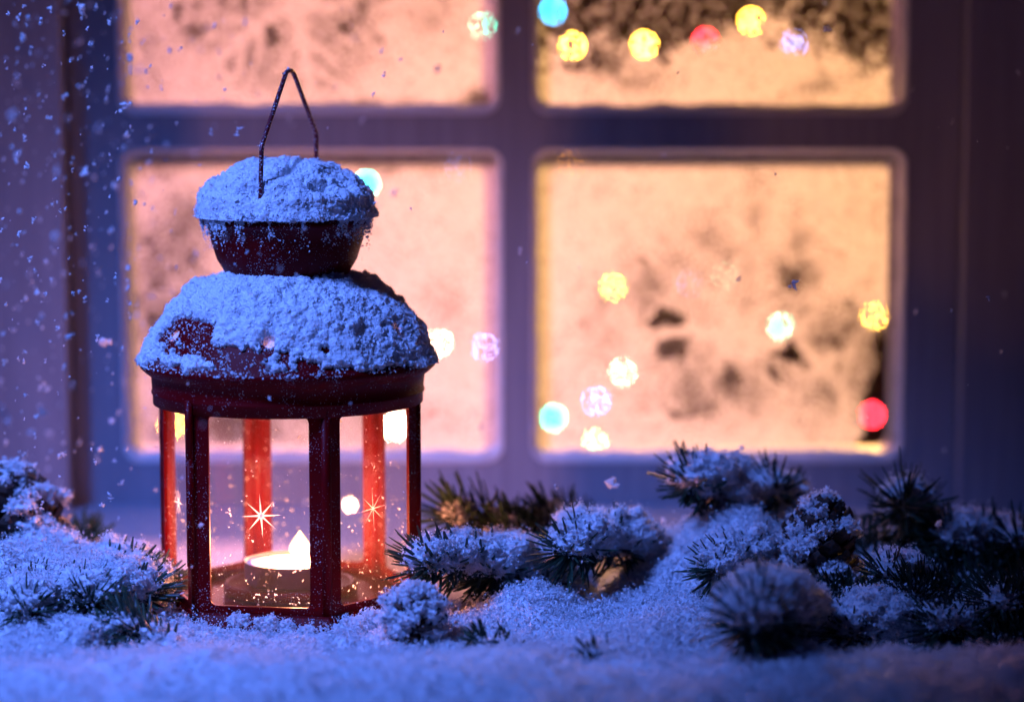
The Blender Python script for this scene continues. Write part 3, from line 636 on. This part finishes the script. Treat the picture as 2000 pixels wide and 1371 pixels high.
# ------------------------------------------------------------------ fir branches
def branch(label, base, tip, nl=.019, dens=1.0, snow=.6, srad=.008, seed=1, big=1.22, droop=0, spread=58, group='snowy fir sprigs on the sill', thick=.00092, tipfan=True, twigs=0, coat=0.35):
    nl *= big; dens *= .8; srad *= 1.3
    r = np.random.default_rng(seed); base, tip = np.asarray(base, float), np.asarray(tip, float)
    br = empty('fir_branch', tuple(base), label, 'fir branch', group)
    def axis(b0, t0, arch):
        t = np.linspace(0, 1, 14)[:, None]; q = b0 + (t0 - b0) * t + np.array((0, 0, 1)) * arch * 4 * t * (1 - t); return q
    L0 = np.linalg.norm(tip - base); axes = [axis(base, tip, L0 * .06)]
    for j in range(twigs):
        t0 = r.uniform(.25, .65); s_ = base + (tip - base) * t0; side = 1 if j % 2 else -1
        d = (tip - base) / L0; lat = np.cross(d, (0, 0, 1)); lat /= np.linalg.norm(lat) + 1e-9
        e = s_ + (d * .75 + lat * side * .65 + np.array((0, 0, r.uniform(-.1, .3)))) * L0 * .45; axes.append(axis(s_, e, L0 * .02))
    sb = MB(); nd = MB(); sn = MB()
    for ai, ax in enumerate(axes):
        tube(sb, ax, np.linspace(.0016 if ai == 0 else .0012, .0007, len(ax)), 7)
        Ls = np.linalg.norm(ax[-1] - ax[0]); n = int(Ls / .019 * 62 * dens) + 34
        t = np.concatenate([r.random(n - 34) ** .9, np.full(34, 1.) - r.random(34) ** 2 * .05]); f = t * (len(ax) - 1); i = np.minimum(f.astype(int), len(ax) - 2); ff = (f - i)[:, None]
        o = ax[i] * (1 - ff) + ax[i + 1] * ff; T = ax[i + 1] - ax[i]; T /= np.linalg.norm(T, axis=1)[:, None]
        q = r.normal(size=(n, 3)); q -= (q * T).sum(1)[:, None] * T; q /= np.linalg.norm(q, axis=1)[:, None]
        an = np.radians(np.clip(r.normal(spread, 11, n), 18, 88)); an = np.where(t > .95, np.radians(r.uniform(8, 75, n)), an)
        D = T * np.cos(an)[:, None] + q * np.sin(an)[:, None]; D[:, 2] += .10; D /= np.linalg.norm(D, axis=1)[:, None]
        ln = nl * r.uniform(.7, 1.12, n); up = np.cross(D, q + .01); up /= np.linalg.norm(up, axis=1)[:, None] + 1e-9; sd = np.cross(D, up)
        bend = (T * .12 + np.array((0, 0, .05))) 
        rings = []
        for s_, w_ in ((0, .55), (.25, 1), (.75, .9), (.97, .45)):
            c = o + D * (ln * s_)[:, None] + bend * (ln * s_ * s_)[:, None]
            for k in range(4):
                a = k * math.pi / 2; rings.append(c + (up * math.cos(a) * .62 + sd * math.sin(a)) * thick * w_)
        V = np.stack(rings, 1); fc = []
        for s_ in range(3):
            for k in range(4): fc.append((s_ * 4 + k, s_ * 4 + (k + 1) % 4, s_ * 4 + 4 + (k + 1) % 4, s_ * 4 + 4 + k))
        fc.append((12, 13, 14, 15)); fc = np.array(fc)
        nd.add(V.reshape(-1, 3), (fc[None] + 16 * np.arange(n)[:, None, None]).reshape(-1, 4))
        # snow lodged between the upper needles
        if snow > 0:
            nb = max(3, int(Ls / .0065)); 
            for j in range(nb + 1):
                tt = (j + r.uniform(-.3, .3)) / nb; tt = min(max(tt, 0), 1)
                if r.random() > .55 + snow * .5: continue
                f = tt * (len(ax) - 1); i = min(int(f), len(ax) - 2); c = ax[i] * (1 - (f - i)) + ax[i + 1] * (f - i)
                s_ = srad * r.uniform(.7, 1.15) * (1.0 if tt < .85 else .8)
                snow_blob(sn, c + np.array((r.normal(0, .15) * s_, r.normal(0, .2) * s_, s_ * (.45 + .25 * snow))), np.array((1.0, 1.0, .62)) * s_, res=20, lump=.6, per=2.6e6, amp=.0009, seed=seed + j)
            # grains clinging along needles that point up
            m_ = int(n * (5 + 14 * coat)); k = r.integers(0, n, m_); s_ = r.random(m_) ** 1.3 * .8
            g = o[k] + D[k] * (ln[k] * s_)[:, None]; g[:, 2] += thick * 1.0; ok = (D[k, 2] > -.15) & (fbm(g, 160, 2, seed) > .44)
            g = g[ok] + r.normal(0, .0005, (ok.sum(), 3)); crumbs(sn, g, r.uniform(.0002, .0006, len(g)))
    sb.build('stem', M['bark'], br); nd.build('needles', M['needle'], br)
    if sn.n: sn.build('snow', M['snow'], br)
    return br

# right of the lantern
branch('fir sprig behind the lantern\'s right corner, highest of the two small sprigs there', P(1035, 1075, 1.335), P(895, 1010, 1.315), nl=.021, snow=.35, srad=.0070, seed=11, coat=0)
branch('fir sprig poking its tip in front of the lantern\'s right post', P(1060, 1150, 1.275), P(835, 1108, 1.215), nl=.0190, snow=.85, srad=.0102, seed=12, dens=1.0, coat=.6)
branch('snowy fir sprig filling the gap between the sprig at the lantern post and the snow', P(1120, 1170, 1.285), P(960, 1120, 1.245), nl=.0190, snow=.9, srad=.0105, seed=44, dens=1.0, coat=.6)
branch('dark fir sprig behind the centre clump, just under the window rail', P(1130, 1100, 1.34), P(985, 1040, 1.31), nl=.0180, snow=.35, srad=.0075, seed=45, dens=1.1, coat=0)
branch('blurred fir sprig leaning up at the centre of the sill', P(1180, 1075, 1.36), P(1075, 1015, 1.335), nl=.019, snow=.35, srad=.0070, seed=13, coat=0)
branch('rounded snowy fir sprig in the middle, left of the snow slope', P(1300, 1110, 1.31), P(1110, 1078, 1.235), nl=.0190, snow=.85, srad=.0108, seed=14, dens=1.0, coat=.6)
branch('fir tip under a snow lump directly below the lower right pane', P(1500, 1060, 1.33), P(1350, 945, 1.285), nl=.0190, snow=1.0, srad=.0135, seed=15, dens=1.1)
branch('fir tip with a little snow just right of the tallest sprig', P(1575, 1080, 1.35), P(1512, 962, 1.31), nl=.0180, snow=1, srad=.0078, seed=16)
branch('spiky star-shaped fir tip at the right edge of the window', P(1790, 1120, 1.36), P(1765, 985, 1.295), nl=.0225, snow=1, srad=.0098, seed=17, dens=.85, spread=66)
branch('broad dark fir branch at the right border of the photo', P(2080, 1130, 1.35), P(1850, 1060, 1.295), nl=.0200, snow=.8, srad=.0090, seed=18, dens=1.1, twigs=2)
branch('fir sprig half buried in the snow slope left of the big cone', P(1520, 1100, 1.275), P(1400, 1115, 1.225), nl=.0160, snow=1.0, srad=.0090, seed=19, dens=.9)
branch('fir sprig behind the big pine cone on its right', P(1800, 1190, 1.28), P(1735, 1130, 1.215), nl=.0155, snow=.9, srad=.0085, seed=20)
branch('blurred fir tip pointing at the viewer in the right foreground', P(1560, 1260, 1.20), P(1465, 1222, 1.095), nl=.0230, snow=1.0, srad=.0120, seed=21, dens=1.6, coat=.3, spread=64, thick=.0008)
branch('snow laden fir sprig lying low at the bottom right', P(1850, 1275, 1.22), P(1665, 1238, 1.175), nl=.0150, snow=1.0, srad=.0110, seed=22)
branch('dark fir sprig lying between the low snowy one and the right border', P(2000, 1290, 1.22), P(1840, 1225, 1.175), nl=.0170, snow=.8, srad=.0080, seed=23, dens=1.1)
branch('darkest fir sprig in the bottom right corner', P(2120, 1240, 1.23), P(1950, 1180, 1.185), nl=.0190, snow=.3, srad=.0065, seed=24, dens=1.1)
branch('dark fir branch filling the gap under the broad branch on the right', P(2100, 1200, 1.32), P(1850, 1150, 1.27), nl=.0200, snow=.15, srad=.0060, seed=25, dens=1.2, twigs=2)
branch('dark fir branch behind the big pine cone', P(1800, 1190, 1.34), P(1640, 1060, 1.33), nl=.0200, snow=.15, srad=.0060, seed=26, dens=1.1, twigs=1)
branch('long dark fir branch running under the big pine cone to the right border', P(2150, 1260, 1.27), P(1700, 1185, 1.235), nl=.019, snow=.12, srad=.0055, seed=41, dens=1.5, twigs=2)
branch('dark fir branch in the shade right of the low snowy sprig', P(2150, 1300, 1.20), P(1900, 1262, 1.185), nl=.017, snow=.15, srad=.0055, seed=42, dens=1.5, twigs=1)
branch('dark fir branch directly beneath the big pine cone', P(1760, 1210, 1.25), P(1600, 1178, 1.21), nl=.015, snow=.1, srad=.0055, seed=43, dens=1.5, twigs=1)
branch('needle tips of a buried twig breaking the snow beside the lantern\'s foot and small cone', P(1010, 1275, 1.16), P(945, 1255, 1.145), nl=.0100, snow=.3, srad=.0040, seed=51, dens=.5)
branch('few needle tips sticking out of the snow in the centre foreground', P(1240, 1325, 1.15), P(1165, 1290, 1.115), nl=.0110, snow=.4, srad=.0060, seed=27, dens=.5)
# left
branch('large snow covered fir branch at the lower left of the lantern', P(-30, 1240, 1.23), P(270, 1160, 1.205), nl=.0170, snow=1.0, srad=.0105, seed=31, dens=1.0, twigs=3, coat=1)
branch('snow covered fir branch reaching from the left border to the middle of the left mound', P(-60, 1170, 1.25), P(150, 1190, 1.19), nl=.0165, snow=.8, srad=.0085, seed=36, dens=1.3, twigs=2, coat=1)
branch('snowy fir sprig with stubby needles on top of the left mound beside the lantern', P(120, 1190, 1.25), P(255, 1120, 1.235), nl=.0150, snow=1.0, srad=.0100, seed=37, dens=1.4, coat=1)
branch('low fir branch below the large snowy one on the left', P(10, 1300, 1.19), P(175, 1262, 1.155), nl=.0130, snow=.7, srad=.0085, seed=32, dens=1.3, coat=.5)
branch('fir sprig at the foot of the lantern\'s left corner', P(330, 1275, 1.165), P(250, 1225, 1.165), nl=.0150, snow=.35, srad=.0065, seed=33, dens=1.3)
branch('small blurred fir tip standing behind the left branch', P(165, 1150, 1.36), P(165, 1062, 1.355), nl=.0150, snow=.3, srad=.0050, seed=34, spread=35)
branch('snow covered fir sprig under the left pine cone', P(-20, 1180, 1.27), P(110, 1125, 1.26), nl=.0130, snow=1.0, srad=.0130, seed=35)

# ------------------------------------------------------------------ pine cones
def cone(label, c, hgt, rad, axis, seed, snow=.6, ns=90):
    r = np.random.default_rng(seed); c = np.asarray(c, float)
    co = empty('pine_cone', tuple(c), label, 'pine cone', 'snowy pine cones among the branches')
    T = np.asarray(axis, float); T /= np.linalg.norm(T); A = np.cross(T, (.2, .9, .1)); A /= np.linalg.norm(A); B = np.cross(T, A)
    sc_ = MB(); sn = MB(); ga = math.pi * (3 - math.sqrt(5)); tips = []
    cr = MB(); tt = np.linspace(-.5, .5, 10); tube(cr, c + T * tt[:, None] * hgt * .92, rad * .42 * np.sqrt(np.clip(1 - (tt * 1.9) ** 2, .05, 1)), 10)
    for j in range(ns):
        t = (j + .5) / ns; R0 = rad * (math.sin(math.pi * min(1, t * .93 + .12)) ** .6) * (1.02 - .25 * t)
        a = ga * j; out = A * math.cos(a) + B * math.sin(a); side = np.cross(T, out)
        o = c + T * (t - .5) * hgt; upk = .20 + .75 * t; d = out * 1 + T * upk; d /= np.linalg.norm(d); nrm = np.cross(side, d)
        W = rad * .36 * (1.1 - .35 * t) * r.uniform(.85, 1.1); Ln = R0 * r.uniform(.9, 1.08); th = rad * .06
        ring = []
        for s_, w_, lift in ((.15, .35, 0), (.55, .85, .02), (.82, 1.0, .05), (.95, .72, .11), (1.0, .25, .16)):
            q = o + d * Ln * s_ + T * lift * rad
            for x, y in ((-1, 0), (0, 1), (1, 0), (0, -1)): ring.append(q + side * W * w_ * x * .75 + nrm * (-1) * th * y * (1.3 if s_ > .8 else .8))
        fc = [(s_ * 4 + k, s_ * 4 + (k + 1) % 4, s_ * 4 + 4 + (k + 1) % 4, s_ * 4 + 4 + k) for s_ in range(4) for k in range(4)] + [(16, 17, 18, 19)]
        sc_.add(ring, fc); e = o + d * Ln * .9; tips.append((e, out, W))
        upn = e[2] - c[2]
        if r.random() < snow and (out[2] > -.45 or upn > .1 * hgt):
            s_ = W * r.uniform(.45, .8); q = o + d * Ln * .84 + np.array((0, 0, th + s_ * .25))
            snow_blob(sn, q, np.array((1.0, 1.0, .55)) * s_, res=11, lump=.8, per=2.2e6, amp=.0008, seed=seed + j, size=.0004)
    cr.build('core', M['cone'], co); sc_.build('scales', M['cone'], co); sn.build('snow', M['snow'], co)
    return co
cone('large dark pine cone with snow on its scales among the right branches', P(1600, 1072, 1.245), .050, .0235, (.08, .1, 1), 3, .50, 78)
cone('small snow covered pine cone in front of the lantern\'s right foot', P(808, 1212, 1.165), .028, .0180, (.15, -.2, 1), 5, .85, 46)
cone('dark pine cone with a snow cap at the left border of the photo', P(28, 1032, 1.285), .056, .0320, (-.25, .1, 1), 8, .5, 80)

# ------------------------------------------------------------------ falling snow
fs = MB(); n = 1200
u = np.where(rng.random(n) < .90, rng.beta(1.1, 2.6, n) * 900, rng.random(n) * 2000); v = rng.beta(1.05, 1.5, n) * 1150; Yf = rng.uniform(1.02, 1.46, n)
C_ = np.array([P(a, b, c) for a, b, c in zip(u, v, Yf)])
ok = (np.hypot(C_[:, 0] - LX, C_[:, 1] - LY) > .078) & ((Yf > 1.13) | (rng.random(n) < .35)); C_ = C_[ok]; n = len(C_)
sz = np.exp(rng.normal(math.log(.00055), .5, n))
for j in range(5): 
    d_ = np.array((.25, 0, 1.0)) * (j - 2) * sz[:, None] * .4 + rng.normal(0, .45, (n, 3)) * sz[:, None]; crumbs(fs, C_ + d_, sz * rng.uniform(.4, .8, n), .35)
o = fs.build('falling_snow', snow_mat('snowflake', .5)); o['kind'] = 'stuff'; o['label'] = 'snowflakes drifting down in front of the window'; o['category'] = 'falling snow'
